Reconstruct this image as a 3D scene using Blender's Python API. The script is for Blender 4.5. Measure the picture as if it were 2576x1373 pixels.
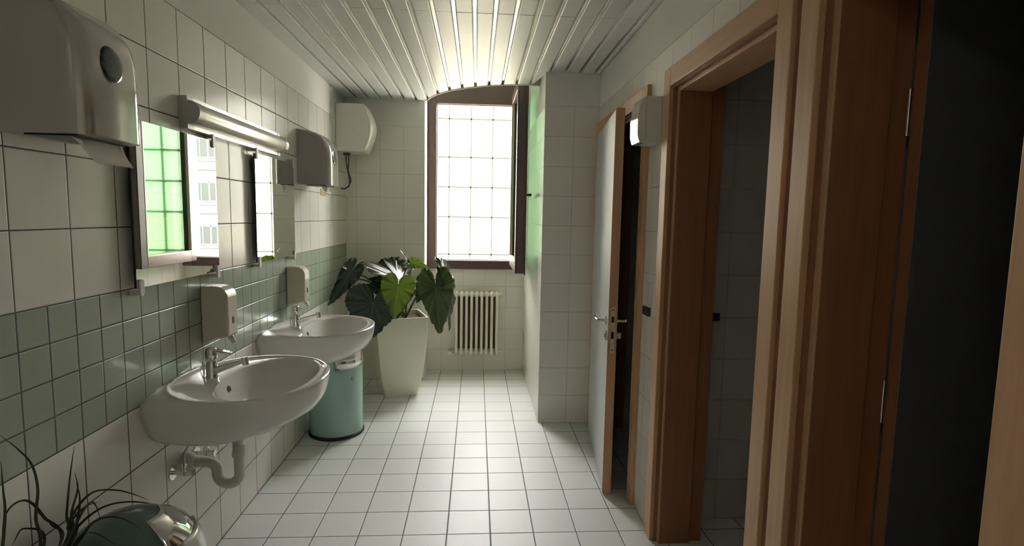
import bpy, bmesh, math, random
from mathutils import Vector, Matrix

for o in list(bpy.data.objects):
    bpy.data.objects.remove(o)
scene = bpy.context.scene
COL = scene.collection
PI = math.pi

# ------------------------------------------------------------------ camera
def make_camera():
    cd = bpy.data.cameras.new('camera')
    cd.sensor_fit = 'HORIZONTAL'
    cd.sensor_width = 36.0
    cd.lens = 1379.76 / 2576 * 36.0
    cd.clip_start = 0.05
    cd.clip_end = 300
    cam = bpy.data.objects.new('camera', cd)
    COL.objects.link(cam)
    yaw, pitch, roll = 0.0657861, 0.1023396, 0.0183870
    F = Vector((math.sin(yaw) * math.cos(pitch), math.cos(yaw) * math.cos(pitch), -math.sin(pitch)))
    R = Vector((math.cos(yaw), -math.sin(yaw), 0))
    U = R.cross(F)
    R2 = math.cos(roll) * R + math.sin(roll) * U
    U2 = -math.sin(roll) * R + math.cos(roll) * U
    m = Matrix((R2, U2, -F)).transposed().to_4x4()
    m.translation = Vector((0.12033, -2.39457, 1.45554))
    cam.matrix_world = m
    scene.camera = cam
make_camera()

# ------------------------------------------------------------------ sky and exposure
world = bpy.data.worlds.new('overcast_sky')
scene.world = world
world.use_nodes = True
bg = world.node_tree.nodes['Background']
bg.inputs['Color'].default_value = (1.0, 0.975, 0.93, 1)
bg.inputs['Strength'].default_value = 31.0
scene.view_settings.view_transform = 'Standard'
scene.view_settings.look = 'None'
scene.view_settings.exposure = 0.1
scene.view_settings.gamma = 1.0
scene.view_settings.use_curve_mapping = False
scene.cycles.use_denoising = True
scene.cycles.max_bounces = 14
scene.cycles.diffuse_bounces = 10
scene.cycles.glossy_bounces = 6
scene.cycles.transmission_bounces = 8
scene.cycles.transparent_max_bounces = 12
scene.cycles.sample_clamp_indirect = 12.0
scene.cycles.caustics_reflective = False
scene.cycles.caustics_refractive = False
# strength of the fill lamp added behind the camera (built further down)
FILL_LAMP_W = 12.0

# ------------------------------------------------------------------ helpers
def nt_new(name):
    m = bpy.data.materials.new(name)
    m.use_nodes = True
    nt = m.node_tree
    return m, nt, nt.nodes['Principled BSDF']

def pmat(name, col, rough=0.5, metal=0.0, noise=0.0, nscale=20.0, bump=0.0, bscale=60.0, coat=0.0, spec=0.5):
    m, nt, b = nt_new(name)
    b.inputs['Base Color'].default_value = (*col, 1)
    b.inputs['Roughness'].default_value = rough
    b.inputs['Metallic'].default_value = metal
    b.inputs['Coat Weight'].default_value = coat
    b.inputs['Specular IOR Level'].default_value = spec
    tc = nt.nodes.new('ShaderNodeTexCoord')
    if noise > 0:
        n = nt.nodes.new('ShaderNodeTexNoise'); n.inputs['Scale'].default_value = nscale
        n.inputs['Detail'].default_value = 4
        nt.links.new(tc.outputs['Object'], n.inputs['Vector'])
        mx = nt.nodes.new('ShaderNodeMix'); mx.data_type = 'RGBA'
        mx.inputs[6].default_value = (*[c * (1 - noise) for c in col], 1)
        mx.inputs[7].default_value = (*[min(1, c * (1 + noise)) for c in col], 1)
        nt.links.new(n.outputs['Fac'], mx.inputs[0])
        nt.links.new(mx.outputs[2], b.inputs['Base Color'])
    if bump > 0:
        n2 = nt.nodes.new('ShaderNodeTexNoise'); n2.inputs['Scale'].default_value = bscale
        nt.links.new(tc.outputs['Object'], n2.inputs['Vector'])
        bp = nt.nodes.new('ShaderNodeBump'); bp.inputs['Strength'].default_value = bump
        bp.inputs['Distance'].default_value = 0.002
        nt.links.new(n2.outputs['Fac'], bp.inputs['Height'])
        nt.links.new(bp.outputs['Normal'], b.inputs['Normal'])
    return m

class G:
    """tiny math-node writer"""
    def __init__(s, nt): s.nt = nt
    def m(s, op, a, b=None, c=None):
        n = s.nt.nodes.new('ShaderNodeMath'); n.operation = op
        for i, v in enumerate((a, b, c)):
            if v is None: continue
            if isinstance(v, (int, float)): n.inputs[i].default_value = v
            else: s.nt.links.new(v, n.inputs[i])
        return n.outputs[0]
    def step(s, v, lo, hi):
        n = s.nt.nodes.new('ShaderNodeMapRange'); n.interpolation_type = 'SMOOTHSTEP'
        s.nt.links.new(v, n.inputs['Value'])
        n.inputs['From Min'].default_value = lo; n.inputs['From Max'].default_value = hi
        return n.outputs['Result']
    def mixc(s, f, a, b):
        n = s.nt.nodes.new('ShaderNodeMix'); n.data_type = 'RGBA'
        if isinstance(f, (int, float)): n.inputs[0].default_value = f
        else: s.nt.links.new(f, n.inputs[0])
        for i, v in ((6, a), (7, b)):
            if isinstance(v, tuple): n.inputs[i].default_value = (*v, 1)
            else: s.nt.links.new(v, n.inputs[i])
        return n.outputs[2]
    def mixf(s, f, a, b):
        n = s.nt.nodes.new('ShaderNodeMix'); n.data_type = 'FLOAT'
        s.nt.links.new(f, n.inputs[0])
        for i, v in ((2, a), (3, b)):
            if isinstance(v, (int, float)): n.inputs[i].default_value = v
            else: s.nt.links.new(v, n.inputs[i])
        return n.outputs[0]

def tile_mat(name, ua, uo, va='Z', vo=0.0, col=(.72, .71, .68), grout=(.06, .055, .05), size=.2, gw=.0022,
             rough=.22, band=None, plaster=2.2, pcol=(.74, .735, .70), tilt=.006):
    m, nt, b = nt_new(name)
    g = G(nt)
    geo = nt.nodes.new('ShaderNodeNewGeometry')
    sx = nt.nodes.new('ShaderNodeSeparateXYZ'); nt.links.new(geo.outputs['Position'], sx.inputs[0])
    U, V = sx.outputs[ua], sx.outputs[va]
    def lines(sz):
        u = g.m('DIVIDE', g.m('SUBTRACT', U, uo), sz); v = g.m('DIVIDE', g.m('SUBTRACT', V, vo), sz)
        au = g.m('ABSOLUTE', g.m('SUBTRACT', g.m('FRACT', u), .5))
        av = g.m('ABSOLUTE', g.m('SUBTRACT', g.m('FRACT', v), .5))
        mx = g.m('MAXIMUM', au, av)
        w = gw / sz
        mask = g.step(mx, .5 - w * 1.15, .5 - w * .55)
        pil = g.step(mx, .5 - w * 2.0, .5 - w * .6)
        cmb = nt.nodes.new('ShaderNodeCombineXYZ')
        nt.links.new(g.m('FLOOR', u), cmb.inputs[0]); nt.links.new(g.m('FLOOR', v), cmb.inputs[1])
        return mask, pil, cmb.outputs[0]
    mask, pil, cell = lines(size)
    tcol = col
    if band:
        z0, z1, bsz, bcol = band
        inb = g.m('MULTIPLY', g.m('GREATER_THAN', V, z0), g.m('LESS_THAN', V, z1))
        mk2, pl2, cell2 = lines(bsz)
        mask = g.mixf(inb, mask, mk2); pil = g.mixf(inb, pil, pl2)
        tcol = g.mixc(inb, col, bcol)
    wn = nt.nodes.new('ShaderNodeTexWhiteNoise'); wn.noise_dimensions = '2D'
    nt.links.new(cell, wn.inputs['Vector'])
    hs = nt.nodes.new('ShaderNodeHueSaturation')
    if isinstance(tcol, tuple): hs.inputs['Color'].default_value = (*tcol, 1)
    else: nt.links.new(tcol, hs.inputs['Color'])
    nt.links.new(g.m('ADD', g.m('MULTIPLY', wn.outputs['Value'], .05), .975), hs.inputs['Value'])
    n = nt.nodes.new('ShaderNodeTexNoise'); n.inputs['Scale'].default_value = 3.0; n.inputs['Detail'].default_value = 5
    nt.links.new(geo.outputs['Position'], n.inputs['Vector'])
    g2 = g.mixc(n.outputs['Fac'], tuple(c * .6 for c in grout), tuple(min(1, c * 1.5) for c in grout))
    c = g.mixc(mask, hs.outputs['Color'], g2)
    rg = g.mixf(mask, rough, .8)
    h = g.m('SUBTRACT', 1.0, pil)
    if plaster:
        inp = g.m('GREATER_THAN', V, plaster)
        c = g.mixc(inp, c, pcol)
        rg = g.mixf(inp, rg, .85)
        h = g.mixf(inp, h, .3)
    nt.links.new(c, b.inputs['Base Color'])
    nt.links.new(rg, b.inputs['Roughness'])
    # gentle unevenness of the glazing
    n3 = nt.nodes.new('ShaderNodeTexNoise'); n3.inputs['Scale'].default_value = 9.0; n3.inputs['Detail'].default_value = 2
    nt.links.new(geo.outputs['Position'], n3.inputs['Vector'])
    b1 = nt.nodes.new('ShaderNodeBump'); b1.inputs['Strength'].default_value = .25; b1.inputs['Distance'].default_value = .004
    nt.links.new(n3.outputs['Fac'], b1.inputs['Height'])
    b2 = nt.nodes.new('ShaderNodeBump'); b2.inputs['Strength'].default_value = .8; b2.inputs['Distance'].default_value = .0015
    nt.links.new(h, b2.inputs['Height']); nt.links.new(b1.outputs['Normal'], b2.inputs['Normal'])
    nt.links.new(b2.outputs['Normal'], b.inputs['Normal'])
    return m

def wood_mat(name, col, rough=.42, vertical=True):
    m, nt, b = nt_new(name)
    g = G(nt)
    geo = nt.nodes.new('ShaderNodeNewGeometry')
    mp = nt.nodes.new('ShaderNodeMapping')
    mp.inputs['Scale'].default_value = (60, 60, 3) if vertical else (60, 3, 60)
    nt.links.new(geo.outputs['Position'], mp.inputs['Vector'])
    n = nt.nodes.new('ShaderNodeTexNoise'); n.inputs['Scale'].default_value = 1.0; n.inputs['Detail'].default_value = 6
    n.inputs['Distortion'].default_value = .6
    nt.links.new(mp.outputs[0], n.inputs['Vector'])
    n2 = nt.nodes.new('ShaderNodeTexNoise'); n2.inputs['Scale'].default_value = 2.2
    nt.links.new(geo.outputs['Position'], n2.inputs['Vector'])
    c = g.mixc(n.outputs['Fac'], tuple(v * .72 for v in col), tuple(v * 1.25 for v in col))
    c = g.mixc(g.m('MULTIPLY', n2.outputs['Fac'], .3), c, tuple(v * .8 for v in col))
    nt.links.new(c, b.inputs['Base Color'])
    b.inputs['Roughness'].default_value = rough
    bp = nt.nodes.new('ShaderNodeBump'); bp.inputs['Strength'].default_value = .15; bp.inputs['Distance'].default_value = .001
    nt.links.new(n.outputs['Fac'], bp.inputs['Height']); nt.links.new(bp.outputs['Normal'], b.inputs['Normal'])
    return m

def box(bm, x0, x1, y0, y1, z0, z1):
    vs = [bm.verts.new((x, y, z)) for x in (x0, x1) for y in (y0, y1) for z in (z0, z1)]
    for f in ((0, 1, 3, 2), (4, 6, 7, 5), (0, 4, 5, 1), (2, 3, 7, 6), (0, 2, 6, 4), (1, 5, 7, 3)):
        bm.faces.new([vs[i] for i in f])
    return vs

def prism(bm, pts, axis, a0, a1):
    """extrude a closed outline (2D points) along axis 'x','y','z' from a0 to a1"""
    def P(p, a):
        if axis == 'y': return (p[0], a, p[1])
        if axis == 'x': return (a, p[0], p[1])
        return (p[0], p[1], a)
    A = [bm.verts.new(P(p, a0)) for p in pts]; B = [bm.verts.new(P(p, a1)) for p in pts]
    n = len(pts)
    for i in range(n):
        bm.faces.new((A[i], A[(i + 1) % n], B[(i + 1) % n], B[i]))
    bm.faces.new(A); bm.faces.new(B[::-1])

def rrect(x0, x1, z0, z1, r, n=6, corners=(1, 1, 1, 1)):
    out = []
    for (cx, cz, a0, k) in ((x1 - r, z1 - r, 0, 0), (x0 + r, z1 - r, 90, 1), (x0 + r, z0 + r, 180, 2), (x1 - r, z0 + r, 270, 3)):
        if corners[k]:
            for i in range(n + 1):
                a = math.radians(a0 + 90 * i / n)
                out.append((cx + r * math.cos(a), cz + r * math.sin(a)))
        else:
            out.append(((x1 if k in (0, 3) else x0), (z1 if k < 2 else z0)))
    return out

def loft(bm, rings, cap0=True, cap1=True, closed=True):
    R = [[bm.verts.new(p) for p in r] for r in rings]
    n = len(R[0])
    for a, b in zip(R[:-1], R[1:]):
        for i in range(n if closed else n - 1):
            j = (i + 1) % n
            try: bm.faces.new((a[i], a[j], b[j], b[i]))
            except ValueError: pass
    if cap0 and closed: bm.faces.new(R[0][::-1])
    if cap1 and closed: bm.faces.new(R[-1])
    return R

def tube(bm, pts, rad, n=12, cap=True):
    pts = [Vector(p) for p in pts]
    if not isinstance(rad, (list, tuple)): rad = [rad] * len(pts)
    rings = []; prev = None
    for i, p in enumerate(pts):
        t = (pts[min(i + 1, len(pts) - 1)] - pts[max(i - 1, 0)]).normalized()
        if prev is None:
            ref = Vector((0, 0, 1)) if abs(t.z) < .9 else Vector((1, 0, 0))
            u = t.cross(ref).normalized()
        else:
            u = (prev - t * prev.dot(t)).normalized()
        prev = u; v = t.cross(u)
        rings.append([p + (u * math.cos(2 * PI * k / n) + v * math.sin(2 * PI * k / n)) * rad[i] for k in range(n)])
    loft(bm, rings, cap, cap)

def cyl(bm, a, b, r, r2=None, n=24):
    tube(bm, [a, b], [r, r if r2 is None else r2], n)

def lathe(bm, prof, c=(0, 0, 0), n=48, cap0=True, cap1=True):
    loft(bm, [[(c[0] + r * math.cos(2 * PI * k / n), c[1] + r * math.sin(2 * PI * k / n), c[2] + z) for k in range(n)] for r, z in prof], cap0, cap1)

def smooth_path(pts, k=8):
    pts = [Vector(p) for p in pts]
    P = [pts[0] * 2 - pts[1]] + pts + [pts[-1] * 2 - pts[-2]]
    out = []
    for i in range(1, len(P) - 2):
        for j in range(k):
            t = j / k
            a, b, c, d = P[i - 1], P[i], P[i + 1], P[i + 2]
            out.append(.5 * ((2 * b) + (c - a) * t + (2 * a - 5 * b + 4 * c - d) * t * t + (3 * b - a - 3 * c + d) * t ** 3))
    out.append(pts[-1])
    return out

def obj(name, bm, mats, parent=None, smooth=False, bevel=0, sub=0, loc=None, angle=35):
    bmesh.ops.recalc_face_normals(bm, faces=bm.faces[:])
    me = bpy.data.meshes.new(name)
    bm.to_mesh(me); bm.free()
    for m in (mats if isinstance(mats, (list, tuple)) else [mats]):
        me.materials.append(m)
    o = bpy.data.objects.new(name, me)
    COL.objects.link(o)
    if parent is not None: o.parent = parent
    if loc: o.location = loc
    if bevel:
        md = o.modifiers.new('bevel', 'BEVEL'); md.width = bevel; md.segments = 3; md.limit_method = 'ANGLE'
        md.angle_limit = math.radians(40); md.harden_normals = False
    if sub:
        md = o.modifiers.new('subsurf', 'SUBSURF'); md.levels = sub; md.render_levels = sub
    if smooth or bevel:
        for p in me.polygons: p.use_smooth = True
        if not sub:
            try:
                me.set_sharp_from_angle(angle=math.radians(angle))
            except Exception: pass
    return o

def tag(o, label, cat, group=None):
    o['label'] = label; o['category'] = cat
    if group: o['group'] = group
    return o

def thing(name, label, cat, loc=(0, 0, 0), group=None):
    o = bpy.data.objects.new(name, None)
    o.empty_display_size = .05
    COL.objects.link(o); o.location = loc
    return tag(o, label, cat, group)

def struct(o):
    o['kind'] = 'structure'
    return o

def sempty(name, loc=(0, 0, 0)):
    o = bpy.data.objects.new(name, None); COL.objects.link(o); o.location = loc
    return struct(o)

def dup(root, loc, label=None):
    r = root.copy(); COL.objects.link(r); r.location = loc
    if label: r['label'] = label
    for ch in list(root.children):
        c = ch.copy(); COL.objects.link(c); c.parent = r
        for g_ in list(ch.children):
            d = g_.copy(); COL.objects.link(d); d.parent = c
    return r

# ------------------------------------------------------------------ materials
WHITE = (.77, .75, .69)
GREEN = (.32, .37, .295)
M_left = tile_mat('tile_left_wall', 'Y', 0.0, col=WHITE, band=(.8, 1.2, .1, GREEN))
M_back = tile_mat('tile_back_wall', 'X', -.11, col=WHITE, grout=(.40, .39, .36), gw=.0012)
M_niche = tile_mat('tile_niche_wall', 'X', 0.0, col=WHITE, grout=(.40, .39, .36), gw=.0012)
M_pilx = tile_mat('tile_pier_front', 'X', .17, col=WHITE, grout=(.40, .39, .36), gw=.0012)
M_pily = tile_mat('tile_pier_side', 'Y', .16, col=WHITE, grout=(.34, .33, .31), gw=.0014)
M_right = tile_mat('tile_right_wall', 'Y', .16, col=WHITE, grout=(.34, .33, .31), gw=.0014)
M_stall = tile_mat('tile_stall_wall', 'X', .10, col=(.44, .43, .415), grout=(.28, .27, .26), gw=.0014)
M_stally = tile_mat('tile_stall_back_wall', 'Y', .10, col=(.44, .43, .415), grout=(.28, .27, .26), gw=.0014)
M_floor = tile_mat('tile_floor', 'X', 0.0, va='Y', vo=0.0, col=(.66, .68, .67), grout=(.07, .068, .064), gw=.0024, rough=.48, plaster=None)
M_plaster = pmat('white_plaster', (.74, .735, .70), .85, bump=.2)
M_slat = pmat('white_metal_slat', (.64, .635, .625), .42, metal=.0, noise=.05, nscale=3)
M_slatback = pmat('slat_gap_metal', (.45, .44, .41), .25, metal=.7)
M_wood = wood_mat('beech_veneer', (.52, .305, .165))
M_woodh = wood_mat('beech_veneer_head', (.52, .305, .165), vertical=False)
M_woodshade = wood_mat('shaded_beech_veneer', (.27, .115, .05))  # casing beech darkened: the shade on the jambs is put into its colour
M_lam = pmat('grey_laminate', (.50, .53, .53), .38, noise=.04, nscale=8)
M_winframe = pmat('brown_window_metal', (.085, .058, .048), .38, noise=.1)
M_chrome = pmat('chrome', (.80, .79, .77), .08, metal=1.0)
M_chromeb = pmat('brushed_chrome', (.55, .54, .52), .28, metal=1.0)
M_steel = pmat('grey_plastic_housing', (.36, .335, .30), .30)
M_porc = pmat('white_porcelain', (.74, .725, .69), .06, coat=.3)
M_dark = pmat('black_plastic', (.012, .012, .013), .35)
M_smchrome = pmat('glossy_grey_cover', (.52, .50, .46), .12, metal=.55, coat=.5)
M_smoke = pmat('smoked_plastic_window', (.02, .024, .022), .08, coat=.5)
M_cream = pmat('cream_plastic', (.60, .57, .47), .22, coat=.2)
M_whitepl = pmat('white_plastic', (.68, .665, .63), .28)
M_pvc = pmat('white_pvc_pipe', (.56, .54, .49), .35)
M_grey = pmat('grey_lamp_metal', (.42, .41, .39), .35, metal=.2)
M_diff = pmat('lamp_diffuser', (.90, .87, .80), .24, metal=.22)
M_clip = pmat('white_mirror_clip', (.66, .64, .60), .3)
M_paper = pmat('paper_towel', (.66, .64, .60), .9, bump=.4, bscale=200)
M_mint = pmat('mint_enamel', (.31, .49, .42), .25, coat=.3)
M_dgreen = pmat('dark_green_enamel', (.085, .135, .10), .25, coat=.3)
M_red = pmat('red_badge', (.30, .06, .05), .35)
M_rubber = pmat('black_rubber', (.012, .012, .012), .6)
M_pot = pmat('cream_planter', (.85, .83, .71), .45, noise=.03)
M_soil = pmat('potting_soil', (.045, .028, .018), .95, bump=1, bscale=80)
M_rad = pmat('cream_radiator_paint', (.72, .69, .60), .35)
M_radback = pmat('dark_brown_radiator_inside', (.10, .045, .030), .7, noise=.3, nscale=12)
M_cable = pmat('dark_cable', (.07, .05, .035), .5)
M_cord = pmat('yellow_cord', (.42, .32, .14), .5)
M_tape = pmat('brown_tape', (.30, .20, .08), .5)
M_stem = pmat('plant_stem', (.06, .10, .03), .45)

def glass_mat(name, col, refl=.09):
    m = bpy.data.materials.new(name); m.use_nodes = True
    nt = m.node_tree; nt.nodes.clear()
    out = nt.nodes.new('ShaderNodeOutputMaterial')
    tr = nt.nodes.new('ShaderNodeBsdfTransparent'); tr.inputs['Color'].default_value = (*col, 1)
    gl = nt.nodes.new('ShaderNodeBsdfGlossy'); gl.inputs['Roughness'].default_value = .02
    gl.inputs['Color'].default_value = (.56, .78, .60, 1)
    mx = nt.nodes.new('ShaderNodeMixShader')
    mx.inputs[0].default_value = refl; nt.links.new(tr.outputs[0], mx.inputs[1]); nt.links.new(gl.outputs[0], mx.inputs[2])
    nt.links.new(mx.outputs[0], out.inputs['Surface'])
    return m
M_gglass = glass_mat('green_tinted_glass', (.50, .68, .53))

m, nt, b = nt_new('mirror_silver')
b.inputs['Base Color'].default_value = (.93, .94, .93, 1); b.inputs['Metallic'].default_value = 1; b.inputs['Roughness'].default_value = .005
M_mirror = m

def leaf_mat(name, col, col2, trans=.25, rough=.3):
    m, nt, b = nt_new(name)
    g = G(nt)
    tc = nt.nodes.new('ShaderNodeTexCoord')
    n = nt.nodes.new('ShaderNodeTexNoise'); n.inputs['Scale'].default_value = 14; n.inputs['Detail'].default_value = 4
    nt.links.new(tc.outputs['Object'], n.inputs['Vector'])
    at = nt.nodes.new('ShaderNodeAttribute'); at.attribute_name = 'vein'
    c = g.mixc(n.outputs['Fac'], col, tuple(v * .7 for v in col))
    c = g.mixc(at.outputs['Fac'], c, col2)
    nt.links.new(c, b.inputs['Base Color'])
    b.inputs['Roughness'].default_value = rough
    out = nt.nodes['Material Output']
    tl = nt.nodes.new('ShaderNodeBsdfTranslucent')
    tl.inputs['Color'].default_value = (col[0] * 3.2, col[1] * 3.0, col[2] * .8, 1)
    mx = nt.nodes.new('ShaderNodeMixShader'); mx.inputs[0].default_value = trans
    nt.links.new(b.outputs[0], mx.inputs[1]); nt.links.new(tl.outputs[0], mx.inputs[2])
    nt.links.new(mx.outputs[0], out.inputs['Surface'])
    return m
M_leaf = leaf_mat('dark_green_leaf', (.022, .035, .016), (.05, .07, .035), .08, .27)
M_leafg = leaf_mat('fresh_green_leaf', (.050, .085, .014), (.10, .14, .04), .16, .38)
M_blade = leaf_mat('thin_grass_leaf', (.03, .045, .02), (.05, .07, .03), .15, .35)

# ------------------------------------------------------------------ room shell
ZC = 2.42
XL, XR, YB, YN, YR, XN0, XN1, YP = -1.0, .94, 2.425, 2.71, -2.75, -.33, .57, 1.36
HC = 2.78      # concrete soffit above the slats

bm = bmesh.new(); box(bm, -1.2, 2.5, YR - .2, YN + .3, -.15, 0.0)
struct(obj('floor', bm, M_floor))
bm = bmesh.new(); box(bm, -1.2, XL, YR - .2, YB + .2, 0, HC + .1)
struct(obj('wall_left', bm, M_left))
# back wall left of the window recess, with the recess's left reveal
bm = bmesh.new(); box(bm, XL, XN0, YB, YN + .3, 0, HC + .1)
struct(obj('wall_back', bm, M_back))
# wall under and above the window
bm = bmesh.new()
box(bm, XN0, XN1, YN, YN + .3, 0, .965); box(bm, XN0, XN1, YN, YN + .3, 2.66, HC + .1)
struct(obj('wall_window_side', bm, M_niche))
# tiled pier between the window recess and the cubicles
bm = bmesh.new(); box(bm, XN1, XR + .15, YP, YN + .3, 0, HC + .1)
o = struct(obj('wall_pier', bm, [M_pilx, M_pily]))
for p in o.data.polygons:
    if abs(p.normal.x) > .5: p.material_index = 1
# right wall with three door openings
D1, D2, D3 = (.31, 1.25), (-.90, -.085), (-1.615, -1.10)
DT = 2.005
bm = bmesh.new()
segs = [(YR, D3[0] - .0), (D3[1], D2[0]), (D2[1], D1[0]), (D1[1], YP)]
for a, c in segs: box(bm, XR, XR + .15, a, c, 0, HC + .1)
for a, c in (D1, D2, D3): box(bm, XR, XR + .15, a, c, DT, HC + .1)
struct(obj('wall_right', bm, M_right))
bm = bmesh.new(); box(bm, -1.2, 2.5, YR - .2, YR, 0, HC + .1)
struct(obj('wall_rear', bm, M_plaster))
# cubicle walls
bm = bmesh.new()
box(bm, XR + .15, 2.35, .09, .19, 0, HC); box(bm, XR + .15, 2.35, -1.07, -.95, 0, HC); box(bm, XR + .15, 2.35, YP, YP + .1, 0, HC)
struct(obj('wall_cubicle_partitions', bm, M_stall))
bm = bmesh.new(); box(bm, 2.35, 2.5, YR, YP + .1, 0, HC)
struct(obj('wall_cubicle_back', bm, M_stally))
bm = bmesh.new(); box(bm, -1.2, 2.5, YR - .2, YN + .3, HC, HC + .15)
struct(obj('ceiling_slab', bm, M_plaster))

# ceiling of metal slats, cut back in an arc so the window sash can swing
HX, HY, HR = .54, 2.60, .872
def ceil_end(x):
    if x < XN0: return YB
    if x < XN1:
        dx = x - HX
        return HY - math.sqrt(max(HR * HR - dx * dx, 0)) if abs(dx) < HR else YB
    return YP
bm = bmesh.new()
def slat(x0, x1, y0, y1):
    r = .006
    prof = [(x0, ZC + .018), (x0, ZC + r), (x0 + r * .3, ZC + r * .3), (x0 + r, ZC), (x1 - r, ZC), (x1 - r * .3, ZC + r * .3), (x1, ZC + r), (x1, ZC + .018)]
    A = [bm.verts.new((p[0], y0, p[1])) for p in prof]
    ends = []
    for p in prof:
        e = min(y1, ceil_end(min(max(p[0], XL + .001), XR - .001)))
        ends.append(bm.verts.new((p[0], e, p[1])))
    for i in range(len(prof) - 1): bm.faces.new((A[i], A[i + 1], ends[i + 1], ends[i]))
nb = int(round((XR - XL) / .1))
edges_x = [-1.0 + .1 * i for i in range(0, 20)]
for i, x in enumerate(edges_x):
    x0, x1 = x + .009, min(x + .1 - .009, XR - .004)
    if i == 0: x0 = XL
    if x1 <= x0 + .01: continue
    slat(x0, x1, YR, .344); slat(x0, x1, .347, 3.0)
o = obj('slats', bm, M_slat)
md = o.modifiers.new('thick', 'SOLIDIFY'); md.thickness = .001
ceiling = sempty('ceiling'); o.parent = ceiling
bm = bmesh.new()
for i, x in enumerate(edges_x + [.94]):
    xa, xb = max(XL, x - .012), min(XR, x + .012)
    A = []; B = []
    for xx in (xa, x, xb):
        A.append(bm.verts.new((xx, YR, ZC + .017))); B.append(bm.verts.new((xx, ceil_end(min(max(xx, XL + .001), XR - .001)), ZC + .017)))
    for k in range(2):
        if A[k + 1].co.x > A[k].co.x + 1e-6: bm.faces.new((A[k], A[k + 1], B[k + 1], B[k]))
obj('slat_gap_strips', bm, M_slatback, ceiling)
# white edge strip that follows the arc and closes the void above the slats
bm = bmesh.new()
arc = []
for k in range(33):
    x = XN0 + (XN1 - XN0) * k / 32
    arc.append((x, ceil_end(x + (1e-4 if k == 0 else -1e-4))))
arc[0] = (XN0, YB - .02)
for th, z0, z1 in ((.006, ZC - .006, HC),):
    rings = []
    for i, p in enumerate(arc):
        a = Vector(arc[max(i - 1, 0)]); c = Vector(arc[min(i + 1, len(arc) - 1)])
        t = (c - a).normalized(); nrm = Vector((-t.y, t.x))
        q = Vector(p) + nrm * th
        rings.append([(p[0], p[1], z0), (q.x, q.y, z0), (q.x, q.y, z1), (p[0], p[1], z1)])
    loft(bm, rings)
struct(obj('trim_1', bm, M_plaster, smooth=True, angle=50))

# ------------------------------------------------------------------ window
win = sempty('window_1', (XN0, YN, .965))
W0 = Matrix.Translation((-XN0, -YN, -.965))
def wpart(name, bm, mat, par=win, **k):
    bmesh.ops.transform(bm, matrix=W0, verts=bm.verts[:])
    return obj(name, bm, mat, par, **k)
bm = bmesh.new()
fy0, fy1 = YN - .03, YN + .05
box(bm, XN0, -.25, fy0, fy1, .965, 2.66); box(bm, .478, XN1 - .005, fy0, fy1, .965, 2.66)
box(bm, -.25, .478, fy0, fy1, .965, 1.045); box(bm, -.25, .478, fy0, fy1, 2.455, 2.66)
wpart('window_frame', bm, M_winframe, bevel=.004)
bm = bmesh.new()   # inner rebate bead
for a in ((-.25, -.243, 1.045, 2.455), (.471, .478, 1.045, 2.455), (-.243, .471, 1.045, 1.052), (-.243, .471, 2.448, 2.455)):
    box(bm, a[0], a[1], YN + .0, YN + .04, a[2], a[3])
wpart('frame_bead', bm, pmat('pale_bead', (.35, .30, .28), .35))
# open sash, hinged on the right and swung into the room
sx0, sx1, sy0, sy1, sz0, sz1 = .425, .49, 1.84, 2.655, 1.015, 2.53
bm = bmesh.new()
box(bm, sx0, sx1, sy0, sy0 + .085, sz0, sz1); box(bm, sx0, sx1, sy1 - .085, sy1, sz0, sz1)
box(bm, sx0, sx1, sy0 + .085, sy1 - .085, sz0, sz0 + .09); box(bm, sx0, sx1, sy0 + .085, sy1 - .085, sz1 - .085, sz1)
box(bm, sx1, sx1 + .012, sy0 - .008, sy0 + .02, sz0 - .01, sz1)
sash = wpart('sash', bm, M_winframe, bevel=.004)
bm = bmesh.new(); box(bm, .452, .462, sy0 + .08, sy1 - .08, sz0 + .085, sz1 - .08)
wpart('glass_pane', bm, M_gglass, sash)
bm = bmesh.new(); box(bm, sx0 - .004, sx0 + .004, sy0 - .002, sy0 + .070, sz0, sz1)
wpart('stile_strip', bm, M_rubber, sash)  # black strip along the outer face of the near stile
bm = bmesh.new()
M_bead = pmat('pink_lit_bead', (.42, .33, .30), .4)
for (a, c, d, e) in ((sy0 + .08, sy0 + .09, sz0 + .085, sz1 - .08), (sy1 - .09, sy1 - .08, sz0 + .085, sz1 - .08), (sy0 + .09, sy1 - .09, sz0 + .085, sz0 + .095)):
    box(bm, sx0 - .004, sx0 + .02, a, c, d, e)
wpart('glazing_bead', bm, M_bead, sash)
bm = bmesh.new()
prism(bm, rrect(sy0 + .02, sy0 + .05, 1.56, 1.70, .012), 'x', sx1, sx1 + .012)
cyl(bm, (sx1, sy0 + .035, 1.625), (sx1 + .045, sy0 + .035, 1.625), .010, n=12)
tube(bm, [(sx1 + .042, sy0 + .025, 1.626), (sx1 + .044, sy0 + .08, 1.622), (sx1 + .040, sy0 + .15, 1.618)], [.011, .010, .008], 10)
wpart('handle', bm, M_dark, sash, smooth=True)

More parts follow.
